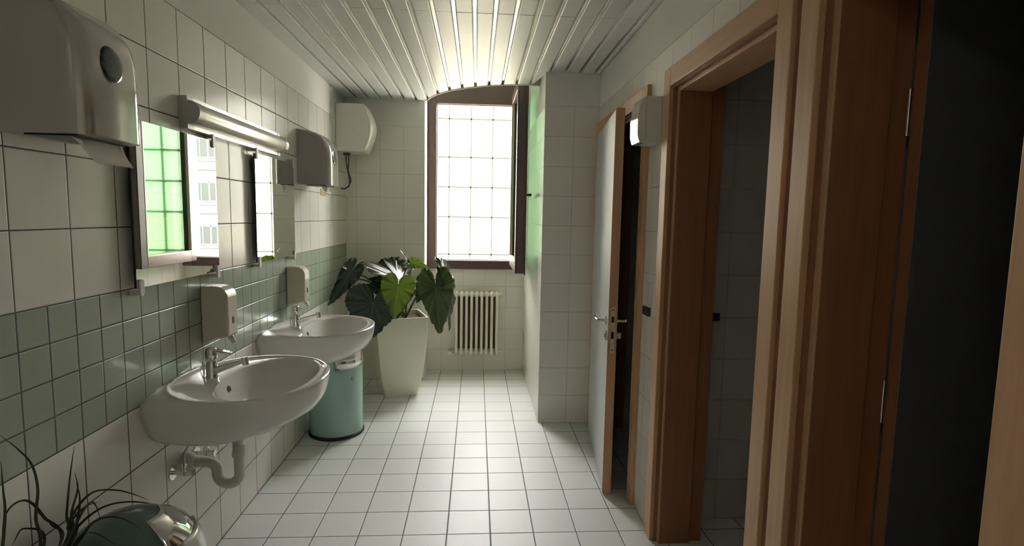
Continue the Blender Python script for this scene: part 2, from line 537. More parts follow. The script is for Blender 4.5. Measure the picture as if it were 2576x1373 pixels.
# ------------------------------------------------------------------ outside
court = bmesh.new(); box(court, -40, 60, YN + .6, 60, -8.2, -8.0)
struct(obj('ground', court, pmat('courtyard_concrete', (.45, .44, .40), .9)))
bm = bmesh.new()
E0, E1 = YN + .30, YN + .36
box(bm, -14, XN0 - .02, E0, E1, -8, 15); box(bm, XN1 + .02, 14, E0, E1, -8, 15)
box(bm, XN0 - .02, XN1 + .02, E0, E1, -8, .93); box(bm, XN0 - .02, XN1 + .02, E0, E1, 2.66, 15)
struct(obj('wall_outside', bm, pmat('outside_render', (.60, .58, .50), .9)))  # unseen outer wall, added tall to keep sky light off the facade
bld = thing('panelled_building', 'pale building wall of large cladding panels straight across from the window', 'building', (-8, 13, -8))
def facade_mat():
    m, nt, b = nt_new('pale_cladding')
    g = G(nt)
    geo = nt.nodes.new('ShaderNodeNewGeometry'); sx = nt.nodes.new('ShaderNodeSeparateXYZ'); nt.links.new(geo.outputs['Position'], sx.inputs[0])
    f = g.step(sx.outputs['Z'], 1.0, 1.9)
    c = g.mixc(f, (.76, .74, .64), (.80, .80, .77))  # upper cladding whiter: sky reflection put into the colour
    nt.links.new(c, b.inputs['Base Color']); b.inputs['Roughness'].default_value = .7
    return m
M_fac = facade_mat()
M_joint = pmat('cladding_joint', (.018, .017, .014), .8)
zs = [-3.3, -2.4, -1.5, -.63, .384, 1.42, 2.24, 3.05, 4.08]
bm = bmesh.new(); box(bm, 0, 12.5, 0, 5, 0, 12.75)
obj('wall', bm, M_fac, bld)
bm = bmesh.new()
for z in zs: box(bm, 0, 12.5, -.03, .01, z + 8 - .02, z + 8 + .02)
xj = .12 - .0114 * 15.4
k = -13
while xj + k * .593 < 4.4:
    X = xj + k * .593 + 8
    if X > .1: box(bm, X - .015, X + .015, -.03, .01, 0, 12.75)
    k += 1
obj('panel_joints', bm, M_joint, bld)

far = thing('apartment_building', 'pale grey apartment block with square windows and white pilasters seen in the near mirror', 'building', (10, 40, -8))
M_farw = pmat('pale_green_render', (.046, .051, .048), .9)
M_farp = pmat('white_pilaster', (.10, .10, .09), .8)
M_pane = pmat('far_window_pane', (.016, .020, .017), .6, spec=.2)
M_sill = pmat('far_dark_sill', (.015, .015, .015), .7)
bm = bmesh.new(); box(bm, 0, 24, 0, 8, 0, 18); obj('wall', bm, M_farw, far)
for px in (5.9, 8.88 - .0, 11.9):
    bm = bmesh.new(); box(bm, px, px + .8, -.35, 0, 0, 18); obj('pilaster', bm, M_farp, far)
for fl in range(-2, 3):
    for wx in (6.8, 7.75, 9.75, 10.8):
        zb = .35 - 1.33 + 3.2 * fl + 8 + 3.2 * 0
        bm = bmesh.new()
        W = 1.08 if wx != 6.8 else .85
        box(bm, wx - .06, wx + W + .06, -.06, .0, zb - .06, zb); box(bm, wx - .06, wx, -.05, 0, zb, zb + 1.36)
        box(bm, wx + W, wx + W + .06, -.05, 0, zb, zb + 1.36); box(bm, wx - .06, wx + W + .06, -.05, 0, zb + 1.3, zb + 1.36)
        box(bm, wx + W * .5 - .03, wx + W * .5 + .03, -.05, 0, zb, zb + 1.3)
        f = obj('window', bm, M_farp, far)
        bm = bmesh.new(); box(bm, wx, wx + W, -.03, -.005, zb, zb + 1.3); obj('pane', bm, M_pane, f)
    bm = bmesh.new(); box(bm, 0, 24, -.12, 0, zb - .30, zb - .20); obj('string_course', bm, M_farp, far)
    bm = bmesh.new(); box(bm, 0, 24, -.10, 0, zb - .95, zb - .90); obj('string_course', bm, M_sill, far)

# ------------------------------------------------------------------ doors
def door_frame(name, y0, y1, zt=2.09, cut=2.005):
    """y0<y1: clear opening in the wall; casing 7-8 cm wide around it"""
    root = sempty(name, (XR, y0, 0))
    T = Matrix.Translation((-XR, -y0, 0))
    def part(n, bm, mat, **k):
        bmesh.ops.transform(bm, matrix=T, verts=bm.verts[:]); return obj(n, bm, mat, root, **k)
    xf = XR - .02
    for ya, yb in ((y0 - .08, y0 - .006), (y1 + .006, y1 + .08)):
        bm = bmesh.new(); box(bm, xf, XR + .005, ya, yb, 0, zt); part('casing', bm, M_wood, bevel=.003)
    bm = bmesh.new(); box(bm, xf, XR + .005, y0 - .006, y1 + .006, cut + .006, zt); part('casing_head', bm, M_woodh, bevel=.003)
    for s, yy in ((1, y0), (-1, y1)):
        ya, yb = sorted((yy, yy + s * .022))
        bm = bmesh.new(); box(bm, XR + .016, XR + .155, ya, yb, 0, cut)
        part('jamb', bm, M_woodshade, bevel=.002)
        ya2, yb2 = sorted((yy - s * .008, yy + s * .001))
        bm = bmesh.new(); box(bm, XR - .003, XR + .014, ya2, yb2, 0, cut + .008); part('rebate', bm, M_woodshade)  # groove filled with a dark strip that paints in its shade
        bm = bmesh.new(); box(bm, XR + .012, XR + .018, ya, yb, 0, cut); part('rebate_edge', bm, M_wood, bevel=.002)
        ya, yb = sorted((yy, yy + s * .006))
        bm = bmesh.new(); box(bm, XR + .155, XR + .216, ya, yb, 0, cut + .02); part('door_stop', bm, M_woodshade, bevel=.002)
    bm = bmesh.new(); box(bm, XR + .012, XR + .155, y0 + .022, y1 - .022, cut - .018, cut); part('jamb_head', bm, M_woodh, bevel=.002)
    bm = bmesh.new(); box(bm, XR - .003, XR + .014, y0, y1, cut - .001, cut + .008); part('rebate', bm, M_woodshade)
    return root
d1 = door_frame('door_1', *D1)
d2 = door_frame('door_2', *D2)
d3 = door_frame('door_3', *D3)

bm = bmesh.new(); box(bm, XR - .006, XR + .001, D3[1] + .08, D2[0] - .08, 0, 2.09)  # dark strip painting in the shade of the gap between two casings
struct(obj('trim_2', bm, M_woodshade))
# leaf of the far door, standing slightly open into the room
def leaf_far():
    hinge = Vector((.932, 1.262, 0)); free = Vector((.823, .34, 0))
    L = (free - hinge).length
    ang = math.atan2(free.y - hinge.y, free.x - hinge.x)
    bm = bmesh.new(); box(bm, .004, L - .004, -.022, .022, .008, 1.995)
    lf = obj('door_leaf', bm, [M_lam, M_wood], d1, bevel=.002)
    for p in lf.data.polygons:
        if abs(p.normal.x) > .5: p.material_index = 1
    lf.location = hinge - Vector((XR, D1[0], 0)); lf.rotation_euler = (0, 0, ang)
    bm = bmesh.new()
    for xx in (0, L - .012): box(bm, xx, xx + .012, -.0225, .0225, .006, 1.998)
    obj('edge_band', bm, M_wood, lf)
    bm = bmesh.new()
    prism(bm, rrect(-.010, .010, .765, 1.005, .0099, 6), 'x', L, L + .003)
    obj('lock_plate', bm, M_chromeb, lf)
    bm = bmesh.new()
    for z0, z1 in ((.925, .955), (.84, .875)): box(bm, L + .003, L + .0045, -.007, .007, z0, z1)
    for z in (.99, .78): cyl(bm, (L + .003, 0, z), (L + .0045, 0, z), .004, n=10)
    obj('latch_holes', bm, M_dark, lf)
    for s in (-1, 1):
        bm = bmesh.new()
        yy = s * .022; x = L - .055
        cyl(bm, (x, yy, .925), (x, yy + s * .008, .925), .025)
        cyl(bm, (x, yy, .925), (x, yy + s * .05, .925), .0095, n=14)
        tube(bm, smooth_path([(x, yy + s * .048, .925), (x - .03, yy + s * .052, .928), (x - .085, yy + s * .052, .93), (x - .12, yy + s * .03, .93)], 5), .0095, 12)
        obj('door_handle', bm, M_chrome, lf, smooth=True)
        bm = bmesh.new()
        cyl(bm, (x, yy, .845), (x, yy + s * .008, .845), .025)
        if s > 0: box(bm, x - .005, x + .005, yy, yy + s * .03, .83, .86)
        cyl(bm, (x, yy, .845), (x, yy + s * .014, .845), .011, n=14)
        obj('lock_rosette', bm, M_chromeb, lf, smooth=True)
    return lf
leaf_far()
bm = bmesh.new()
cyl(bm, (.918 - XR, 1.268 - D1[0], .15), (.918 - XR, 1.268 - D1[0], .25), .008, n=12); obj('hinge', bm, M_chromeb, d1, smooth=True)
bm = bmesh.new()
cyl(bm, (.918 - XR, 1.268 - D1[0], 1.72), (.918 - XR, 1.268 - D1[0], 1.82), .008, n=12); obj('hinge', bm, M_chromeb, d1, smooth=True)

# leaf of the near door, swung back into its cubicle
T3 = Vector((XR, D3[0], 0))
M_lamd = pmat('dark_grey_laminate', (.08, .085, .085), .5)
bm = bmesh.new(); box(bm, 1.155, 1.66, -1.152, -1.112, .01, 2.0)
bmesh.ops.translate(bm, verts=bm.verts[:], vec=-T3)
lf3 = obj('door_leaf', bm, [M_lamd, M_woodshade], d3, bevel=.002)
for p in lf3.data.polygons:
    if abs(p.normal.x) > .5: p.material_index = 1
for z0, z1 in ((.955, 1.065), (1.665, 1.775)):
    bm = bmesh.new(); cyl(bm, (1.148, -1.115, z0), (1.148, -1.115, z1), .0045, n=10)
    bmesh.ops.translate(bm, verts=bm.verts[:], vec=-T3); obj('hinge', bm, M_chrome, lf3, smooth=True)

# black plates on the tiles
bm = bmesh.new(); prism(bm, rrect(-.045, .045, -.02, .02, .004), 'x', -.012, 0)
tag(obj('wall_plate', bm, M_dark, loc=(XR, .145, 1.02), smooth=True), 'small black plate on the narrow white wall between two cubicle doors', 'plate')
bm = bmesh.new()
for a in ((-.034, -.030, -.06, .06), (.030, .034, -.06, .06), (-.03, .03, .056, .06), (-.03, .03, -.06, -.056)): box(bm, -.004, 0, *a)
tag(obj('wall_frame', bm, M_whitepl, loc=(XR, .115, 1.105)), 'faint empty rectangular frame just above the small black wall plate', 'frame')
bm = bmesh.new(); prism(bm, rrect(-.028, .028, -.018, .018, .003), 'y', -.012, 0)
tag(obj('wall_plate', bm, M_dark, loc=(1.237, .09, 1.005), smooth=True), 'black rectangular plate on the dark tiles inside the middle cubicle', 'plate')

# ------------------------------------------------------------------ lamp over the mirrors
lamp = thing('wall_lamp', 'long tubular wall lamp, switched off, above the two mirrors', 'lamp', (XL, .28, 1.825))
bm = bmesh.new()
box(bm, 0, .030, -.488, .488, -.060, .060)
obj('base_tray', bm, pmat('lamp_tray_white', (.88, .85, .80), .22, metal=.25), lamp)
bm = bmesh.new()
rings = []
for y in (-.446, -.42, .45, .455):
    rr = .041 if abs(y) < .452 and y > -.424 else .040
    rings.append([(.036 + rr * math.cos(2 * PI * k / 40) , y, rr * math.sin(2 * PI * k / 40)) for k in range(40)])
loft(bm, rings); obj('diffuser', bm, M_diff, lamp, smooth=True)
for y0, y1 in ((-.49, -.445), (.452, .49)):
    bm = bmesh.new()
    cyl(bm, (.036, y0 - .003, 0), (.036, y1 + .003, 0), .043, n=40)
    box(bm, 0, .0315, y0, y1, -.0606, .0606)
    obj('end_cap', bm, M_grey, lamp, smooth=True, angle=30)

# ------------------------------------------------------------------ mirrors
def make_mirror(loc, label):
    r = thing('wall_mirror', label, 'mirror', loc, 'mirrors above the basins')
    bm = bmesh.new(); box(bm, .022, .030, -.290, .282, 0, .54)
    o = obj('mirror_glass', bm, [M_dark, M_mirror], r)
    for p in o.data.polygons:
        if p.normal.x > .5: p.material_index = 1
    for y, z in ((-.282 + .01, 0), (.282 - .02, 0), (-.282 + .01, .54), (.282 - .02, .54)):
        bm = bmesh.new()
        prism(bm, rrect(y - .011, y + .011, z - .027, z + .027, .0105), 'x', .031, .037)
        cyl(bm, (0, y, z + (.018 if z > .2 else -.018)), (.031, y, z + (.018 if z > .2 else -.018)), .008, n=12)
        obj('clip', bm, M_clip, r, smooth=True)
    return r
mir = make_mirror((XL, -.277, 1.203), 'rectangular wall mirror above the near basin, reflecting green glass')
dup(mir, (XL, .707, 1.203), 'rectangular wall mirror above the far basin, reflecting the pale cladding')

# ------------------------------------------------------------------ paper towel dispensers
def make_dispenser(loc, label, group):
    r = thing('towel_dispenser', label, 'dispenser', loc, group)
    W = .248
    prof = [(.2, 0), (.2, .1), (.198, .2), (.19, .24), (.178, .268), (.160, .292), (.138, .311), (.108, .326), (.07, .336), (.03, .341)]
    def plan(d, off=0.0, front=False):
        r_ = min(.050, d * .9); out = []
        n = 10
        if not front: out.append((0, 0 - off))
        for i in range(n + 1):
            a = -PI / 2 + PI / 2 * i / n
            if front and a < -.95: continue
            out.append((d - r_ + (r_ + off) * math.cos(a), r_ + (r_ + off) * math.sin(a)))
        for i in range(n + 1):
            a = PI / 2 * i / n
            if front and a > 1.35: continue
            out.append((d - r_ + (r_ + off) * math.cos(a), W - r_ + (r_ + off) * math.sin(a)))
        if not front: out.append((0, W + off))
        return out
    bm = bmesh.new()
    loft(bm, [[(x, y, z) for x, y in plan(d)] for d, z in prof])
    obj('housing', bm, M_steel, r, smooth=True, angle=50)
    bm = bmesh.new()
    loft(bm, [[(x, y, z) for x, y in plan(d, .002, True)] for d, z in prof[:7]], closed=False)
    o = obj('front_cover', bm, M_smchrome, r, smooth=True, angle=60)
    # smoked level window
    bm = bmesh.new()
    lathe(bm, [(.001, .0035), (.034, .0032), (.041, .0025), (.044, 0)], n=40)
    o = obj('level_window', bm, M_smoke, r, smooth=True, angle=60)
    o.scale = (1, 1.0, 1)
    o.rotation_euler = (0, math.radians(84), 0); o.location = (.2005, .112, .185)
    bm = bmesh.new(); box(bm, .05, .17, .02, W - .02, -.004, .002)
    obj('paper_slot', bm, M_dark, r)
    return r
disp = make_dispenser((XL, -1.02, 1.632), 'large grey paper towel dispenser at left, nearest', 'paper towel dispensers')
dup(disp, (XL, 1.15, 1.632), 'grey paper towel dispenser beside the far mirror, below the dryer')

def towel(loc, label, ln=.062):
    bm = bmesh.new()
    rows = []
    for i in range(7):
        t = i / 6; row = []
        n = 41
        for k in range(n):
            s = k / (n - 1)
            edge = ln * (1 - .75 * max(0, (.22 - s) / .22) ** 1.6)
            z = -edge * t
            if i == 6: z -= .003 * (k % 2)
            x = .03 * (t ** 1.5) + .004 * math.sin(s * 5)
            row.append((x, s * .20, z))
        rows.append(row)
    loft(bm, rows, closed=False)
    o = obj('paper_towel', bm, M_paper, loc=loc, smooth=True, angle=60)
    md = o.modifiers.new('thick', 'SOLIDIFY'); md.thickness = .0006
    return tag(o, label, 'paper towel', 'paper towel sheets')
towel((XL + .15, -1.0, 1.632), 'white paper towel end hanging from the nearest dispenser')
towel((XL + .13, 1.165, 1.632), 'white paper towel end hanging from the far dispenser', .05)

# ------------------------------------------------------------------ soap dispensers
def make_soap(loc, label):
    r = thing('soap_dispenser', label, 'soap dispenser', loc, 'soap dispensers above the basins')
    W, H, D = .095, .235, .108
    out = [(0, 0), (.05, .012), (.09, .022)]
    for i in range(5):
        a = -PI / 2 + PI / 2 * i / 4; out.append((D - .012 + .012 * math.cos(a), .036 + .012 * math.sin(a)))
    for i in range(9):
        a = PI / 2 * i / 8; out.append((D - .05 + .05 * math.cos(a), H - .05 + .05 * math.sin(a)))
    out.append((0, H))
    bm = bmesh.new(); prism(bm, out, 'y', 0, W)
    obj('housing', bm, M_cream, r, bevel=.008, smooth=True, angle=50)
    bm = bmesh.new(); prism(bm, rrect(W / 2 - .007, W / 2 + .007, .075, .105, .006), 'x', D - .002, D + .002)
    obj('level_window', bm, M_dark, r)
    bm = bmesh.new(); tube(bm, [(.085, W / 2, .035), (.103, W / 2, .008), (.112, W / 2, -.006)], [.012, .010, .009], 14)
    obj('nozzle', bm, M_whitepl, r, smooth=True)
    return r
soap = make_soap((XL, -.108, .915), 'cream soap dispenser on green tiles above the near basin')
dup(soap, (XL, .905, .903), 'cream soap dispenser on green tiles above the far basin')

# ------------------------------------------------------------------ wash basins
def make_basin(loc, label):
    r = thing('wash_basin', label, 'basin', loc, 'oval porcelain wash basins')
    K, Mw = 60, 20
    def ell(uc, af, ab, b_, z, clip=True):
        e = .94
        def pt(a):
            c, sn = math.cos(a), math.sin(a)
            return (uc + (af if c > 0 else ab) * math.copysign(abs(c) ** e, c), b_ * math.copysign(abs(sn) ** e, sn), z)
        if ab > uc:
            thw = math.acos(-((uc - .0005) / ab) ** (1 / e))
        else:
            thw = math.radians(152)
        o_ = [pt(-thw + 2 * thw * k / (K - 1)) for k in range(K)]
        if ab > uc:
            y1 = o_[-1][1]
            for k in range(1, Mw + 1):
                o_.append((.0005, y1 - 2 * y1 * k / (Mw + 1), z))
        else:
            for k in range(1, Mw + 1):
                o_.append(pt(thw + (2 * PI - 2 * thw) * k / (Mw + 1)))
        return o_
    rings = []
    # underside up to the rim: (centre, front, back, half width, z); the wall is at u = 0
    body = [(.10, .05, .12, .05, -.223), (.13, .09, .16, .10, -.221), (.15, .12, .2, .14, -.214), (.16, .155, .25, .178, -.204), (.17, .19, .30, .205, -.190), (.18, .225, .35, .224, -.174), (.19, .26, .40, .240, -.153),
            (.21, .30, .46, .262, -.115), (.235, .297, .50, .282, -.08), (.25, .290, .485, .298, -.052), (.262, .282, .44, .309, -.028),
            (.267, .279, .385, .312, -.014), (.269, .277, .335, .314, -.007), (.27, .277, .300, .3148, -.003)]
    for uc, af, ab, bb, dz in body: rings.append(ell(uc, af, ab, bb, dz))
    rings.append(ell(.27, .276, .272, .315, -.001))
    rings.append(ell(.27, .270, .266, .309, .003))
    rings.append(ell(.27, .262, .256, .300, 0.0))
    rings.append(ell(.275, .250, .240, .293, -.007))
    # inner bowl
    for sc, dz in ((1.035, -.0045), (1.0, -.003), (.985, -.009), (.95, -.03), (.88, -.065), (.76, -.10), (.58, -.128), (.36, -.142), (.14, -.147)):
        rings.append(ell(.335 - .02 * (1 - sc), .165 * sc, .160 * sc, .283 * sc, dz))
    bm = bmesh.new(); loft(bm, rings)
    obj('basin_body', bm, M_porc, r, smooth=True, angle=80)
    bm = bmesh.new(); lathe(bm, [(.022, 0), (.022, .003), (.016, .004), (.0, .003)], (.315, 0, -.147), n=24, cap1=False)
    obj('drain_ring', bm, M_chrome, r, smooth=True)
    bm = bmesh.new(); lathe(bm, [(.0, .0), (.012, 0.0), (.012, .002), (.0, .002)], n=20, cap0=False, cap1=False)
    o = obj('overflow_hole', bm, M_dark, r); o.rotation_euler = (0, math.radians(72), 0); o.location = (.1875, -.02, -.045)
    o.scale = (.9, 1, 1)
    return r
BY = (-.28, .70)
basin = make_basin((XL, BY[0], .83), 'near white oval wash basin on the left wall')
dup(basin, (XL, BY[1], .83), 'far white oval wash basin, in front of the leafy plant')

def make_faucet(loc, label):
    r = thing('faucet', label, 'tap', loc, 'single lever taps')
    bm = bmesh.new()
    lathe(bm, [(.0235, 0), (.0235, .004), (.0205, .008), (.0205, .055), (.018, .060), (.018, .066)], n=28)
    obj('tap_body', bm, M_chrome, r, smooth=True, angle=40)
    bm = bmesh.new()
    lathe(bm, [(.018, .066), (.021, .070), (.022, .088), (.021, .108), (.016, .116), (.004, .118)], n=28)
    o = obj('lever', bm, M_chrome, r, smooth=True, angle=50)
    bm = bmesh.new()
    rings = []
    for t in range(6):
        x = .005 + .07 * t / 5; z = .108 - .012 * t / 5; hw = .014 - .004 * t / 5; hh = .006 - .003 * t / 5
        rings.append([(x, -hw, z - hh), (x, hw, z - hh), (x, hw, z + hh), (x, -hw, z + hh)])
    loft(bm, rings); obj('lever_blade', bm, M_chrome, o, bevel=.002)
    bm = bmesh.new()
    rings = []
    for t in range(9):
        s = t / 8
        x = .005 + .118 * s; z = .026 + .040 * s; hw = .017 - .006 * s; hh = .016 - .008 * s
        rings.append([(x - .1 * 0, -hw, z - hh), (x, hw, z - hh), (x, hw, z + hh), (x, -hw, z + hh)])
    loft(bm, rings); sp = obj('spout', bm, M_chrome, r, bevel=.005)
    bm = bmesh.new(); cyl(bm, (.122, 0, .080), (.126, 0, .050), .0125, n=20); obj('aerator', bm, M_chrome, sp, smooth=True, angle=40)
    bm = bmesh.new(); tube(bm, [(-.030, 0, 0), (-.030, 0, .05)], .003, 8); lathe(bm, [(.006, .05), (.007, .056), (.004, .062)], (-.030, 0, 0), 12)
    obj('pop_up_rod', bm, M_chrome, r, smooth=True)
    return r
FX = .118
faucet = make_faucet((XL + FX, BY[0], .823), 'chrome lever tap on the near wash basin')
dup(faucet, (XL + FX, BY[1], .823), 'chrome lever tap on the far wash basin')

def make_trap(loc, label):
    r = thing('drain_trap', label, 'drain pipe', loc, 'drain traps under the basins')
    # local: x from wall, z relative to the floor
    bm = bmesh.new(); cyl(bm, (.208, 0, .562), (.208, 0, .600), .022, n=28); box(bm, .150, .190, -.008, .008, .582, .594)
    tube(bm, [(.06, 0, .575), (.15, 0, .592)], .0035, 8)
    obj('chrome_waste', bm, M_chromeb, r, smooth=True, angle=40)
    bm = bmesh.new()
    arc1 = [(.208, 0, .562), (.208, 0, .44)]
    for i in range(1, 13):
        a = PI * i / 12; arc1.append((.208 - .042 * (1 - math.cos(a)), 0, .44 - .042 * math.sin(a)))
    arc1 += [(.124, 0, .455)]
    for i in range(1, 7):
        a = PI / 2 * i / 6; arc1.append((.124 - .030 * (1 - math.cos(a)), 0, .455 + .030 * math.sin(a)))
    arc1 += [(.03, 0, .487)]
    tube(bm, arc1, .0195, 18)
    obj('pipe', bm, M_pvc, r, smooth=True, angle=60)
    bm = bmesh.new()
    cyl(bm, (.208, 0, .512), (.208, 0, .532), .025, n=16); cyl(bm, (.208, 0, .532), (.208, 0, .556), .0225, n=28)
    obj('nut', bm, M_pvc, r, smooth=True, angle=30)
    bm = bmesh.new()
    tube(bm, [(.0, 0, .487), (.012, 0, .487), (.03, 0, .487), (.045, 0, .487)], [.042, .040, .034, .024], 24)
    obj('wall_flange', bm, M_pvc, r, smooth=True, angle=50)
    for s in (-1, 1):
        bm = bmesh.new()
        y = s * .085
        cyl(bm, (0, y, .485), (.006, y, .485), .027, n=24); cyl(bm, (.0, y, .485), (.05, y, .485), .009, n=14)
        cyl(bm, (.045, y, .478), (.045, y, .515), .011, n=14)
        tube(bm, [(.05, y, .485), (.062, y, .485), (.078, y, .485)], [.010, .015, .014], 12)
        obj('angle_valve', bm, M_chrome, r, smooth=True, angle=40)
        bm = bmesh.new(); tube(bm, smooth_path([(.045, y, .51), (.047, y * .95, .56), (.07, y * .6, .603)], 6), .0045, 10)
        obj('supply_hose', bm, M_chromeb, r, smooth=True)
    bm = bmesh.new()
    cyl(bm, (.085, -.01, .572), (.145, -.01, .568), .012, .015, n=16)
    tube(bm, [(.055, -.01, .575), (.088, -.01, .572)], .006, 8)
    obj('pop_up_linkage', bm, M_chromeb, r, smooth=True)
    return r
trap = make_trap((XL, BY[0], 0), 'white drain trap with chrome valves under the near basin')
dup(trap, (XL, BY[1], 0), 'white drain trap with chrome valves under the far basin')

# ------------------------------------------------------------------ waste bins
def make_bin(loc, rot, mat, label, badge=True, H=.50, R=.172):
    r = thing('waste_bin', label, 'bin', loc, 'round dome top waste bins'); r.rotation_euler = (0, 0, rot)
    bm = bmesh.new(); lathe(bm, [(R + .003, 0), (R + .007, .004), (R + .007, .016), (R, .022)], n=64)
    obj('base_ring', bm, M_rubber, r, smooth=True, angle=50)
    bm = bmesh.new()
    prof = [(R, .018), (R, H)]
    for i in range(1, 15):
        a = PI / 2 * i / 14; prof.append((max(R * math.cos(a), .001), H + R * .92 * math.sin(a)))
    lathe(bm, prof, n=64); body = obj('bin_body', bm, mat, r, smooth=True, angle=60)
    # chrome flap: patch over the front of the dome (front = +x)
    bm = bmesh.new()
    cs = []
    for j in range(13):
        phi = math.radians(-40 + 80 * j / 12)
        row = []
        row.append(((R + .003) * math.cos(phi), (R + .003) * math.sin(phi), H - .035))
        for i in range(12):
            a = math.radians(66) * i / 11
            rr = (R + .004)
            row.append((rr * math.cos(a) * math.cos(phi), rr * math.cos(a) * math.sin(phi), H + rr * .92 * math.sin(a)))
        cs.append(row)
    loft(bm, cs, closed=False)
    fl = obj('push_flap', bm, M_chrome, r, smooth=True, angle=60)
    md = fl.modifiers.new('thick', 'SOLIDIFY'); md.thickness = .004; md.offset = 0
    bm = bmesh.new()
    cs = []
    for j in range(9):
        phi = math.radians(-30 + 60 * j / 8); row = []
        for i in range(6):
            a = math.radians(6 + 26 * i / 5); rr = R + .010
            row.append((rr * math.cos(a) * math.cos(phi), rr * math.cos(a) * math.sin(phi), H + rr * .92 * math.sin(a)))
        cs.append(row)
    loft(bm, cs, closed=False)
    pl = obj('push_plate', bm, M_chromeb, fl, smooth=True, angle=60)
    md = pl.modifiers.new('thick', 'SOLIDIFY'); md.thickness = .004
    if badge:
        bm = bmesh.new()
        n = 4
        prism(bm, [(.011, 0), (0, .014), (-.011, 0), (0, -.014)], 'x', R, R + .0025)
        bdg = obj('badge', bm, M_red, r); bdg.rotation_euler = (0, 0, -.05); bdg.location = (0, 0, H - .105)
        bm = bmesh.new()
        prism(bm, [(.0055, 0), (0, .007), (-.0055, 0), (0, -.007)], 'x', R + .0025, R + .0035)
        obj('badge_centre', bm, M_mint, bdg)
    return r
make_bin((-.802, 1.235, 0), math.radians(-38), M_mint, 'mint green dome-top waste bin under the far basin')
make_bin((-.792, -.955, 0), math.radians(14), M_dgreen, 'dark green dome-top waste bin in the lower left foreground', badge=False)

# ------------------------------------------------------------------ hand dryer
dry = thing('hand_dryer', 'cream white hand dryer high up in the left back corner', 'hand dryer', (XL, 2.10, 1.945))
def dry_prof(x_off=0.0, H=.375, D=.215):
    out = [(0, .01), (.012, 0)]
    n = 12
    fr = []
    for i in range(n + 1):
        t = i / n
        fr.append((D + x_off + .045 * math.sin(PI * (t * .92 + .02)) - .028 * (1 - t) * 0, t * H))
    return fr
bm = bmesh.new()
fr = dry_prof()
prism(bm, [(0, .012), (.01, .004)] + [(fr[0][0] - .01, 0)] + fr[0:] + [(.01, .375), (0, .367)], 'y', 0, .25)
obj('housing', bm, M_whitepl, dry, bevel=.006, smooth=True, angle=50)
bm = bmesh.new()
cs = []
for k in range(9):
    t = k / 8; y = -.002 + .254 * t
    bul = .055 * math.sin(PI * min(1, max(0, .12 + t * .76))) - .018
    cs.append([(p[0] + max(.001, bul * math.sin(PI * min(1, max(0, (p[1] / .375)))) ** .8 + .001), y, p[1]) for p in fr])
loft(bm, cs, closed=False)
o = obj('front_panel', bm, pmat('dryer_front_cream', (.74, .73, .64), .3), dry, smooth=True, angle=60)
md = o.modifiers.new('thick', 'SOLIDIFY'); md.thickness = .004; md.offset = -1
bm = bmesh.new(); cyl(bm, (.285, .10, .21), (.292, .10, .21), .008, n=12); obj('indicator', bm, M_dark, dry)
bm = bmesh.new()
tube(bm, smooth_path([(.055, .10, .0), (.06, .10, -.08), (.085, .08, -.20), (.085, .08, -.26), (.05, .10, -.285), (.01, .12, -.285)], 6), .006, 8)
tube(bm, smooth_path([(.075, .10, .0), (.078, .11, -.06), (.072, .11, -.14), (.095, .10, -.22), (.07, .10, -.27)], 6), .005, 8)
box(bm, .04, .09, .08, .12, -.02, .0)
obj('cable', bm, M_cable, dry, smooth=True)
bm = bmesh.new()
tube(bm, smooth_path([(.0, -.25, -.325), (.04, -.2, -.30), (.075, -.1, -.33), (.085, 0, -.38), (.085, .0, -.45), (.083, .0, -.50)], 6), .0022, 8)
tag(obj('pull_cord', bm, M_cord, loc=(XL, 2.10, 1.945), smooth=True), 'thin yellowish cord hanging under the far towel dispenser', 'cord')
bm = bmesh.new(); box(bm, 0, .003, -.07, .07, -.05, .0)
tag(obj('tape_patch', bm, M_tape, loc=(XL, 1.72, 1.632)), 'brown tape patch on the wall below the far towel dispenser', 'tape')

# ------------------------------------------------------------------ air freshener on the right
fre = thing('air_freshener', 'small white air freshener box on the wall between the cubicle doors', 'air freshener', (XR, .06, 1.795))
bm = bmesh.new()
prism(bm, rrect(-.072, 0, 0, .205, .006), 'y', 0, .125)
obj('back_box', bm, M_whitepl, fre, bevel=.003)
bm = bmesh.new()
out = [(-.072, 0), (-.098, 0), (-.108, .03), (-.110, .10), (-.104, .16), (-.092, .193), (-.080, .203), (-.072, .205)]
prism(bm, out, 'y', -.001, .126)
obj('front_cover', bm, pmat('glossy_white_cover', (.70, .69, .66), .1, coat=.5), fre, bevel=.004, smooth=True, angle=50)

# ------------------------------------------------------------------ radiator
rad = thing('radiator', 'cream column radiator on the wall below the window', 'radiator', (.13, 2.63, 0))
for i in range(9):
    x = (i - 4) * .0465
    bm = bmesh.new()
    for y in (-.028, .028):
        rings = []
        cyl(bm, (x, y, .20), (x, y, .725), .0125, n=14)
    # headers of the section
    for z in (.195, .735):
        bmh = []
        rings = []
        for k in range(7):
            t = k / 6; yy = -.042 + .084 * t
            hh = .030 * math.sqrt(max(.05, 1 - (2 * t - 1) ** 4)); hw = .019 * math.sqrt(max(.1, 1 - (2 * t - 1) ** 4))
            rings.append([(x + hw * math.cos(2 * PI * q / 14), yy, z + hh * math.sin(2 * PI * q / 14)) for q in range(14)])
        loft(bm, rings)
    obj('radiator_section', bm, M_rad, rad, smooth=True, angle=60)
for z in (.195, .735):
    bm = bmesh.new(); cyl(bm, (-.20, 0, z), (.225, 0, z), .017, n=16)
    obj('header_pipe', bm, M_rad, rad, smooth=True)
bm = bmesh.new(); cyl(bm, (.205, 0, .735), (.232, 0, .735), .013, n=10); obj('bleed_plug', bm, M_chromeb, rad, smooth=True)
bm = bmesh.new()
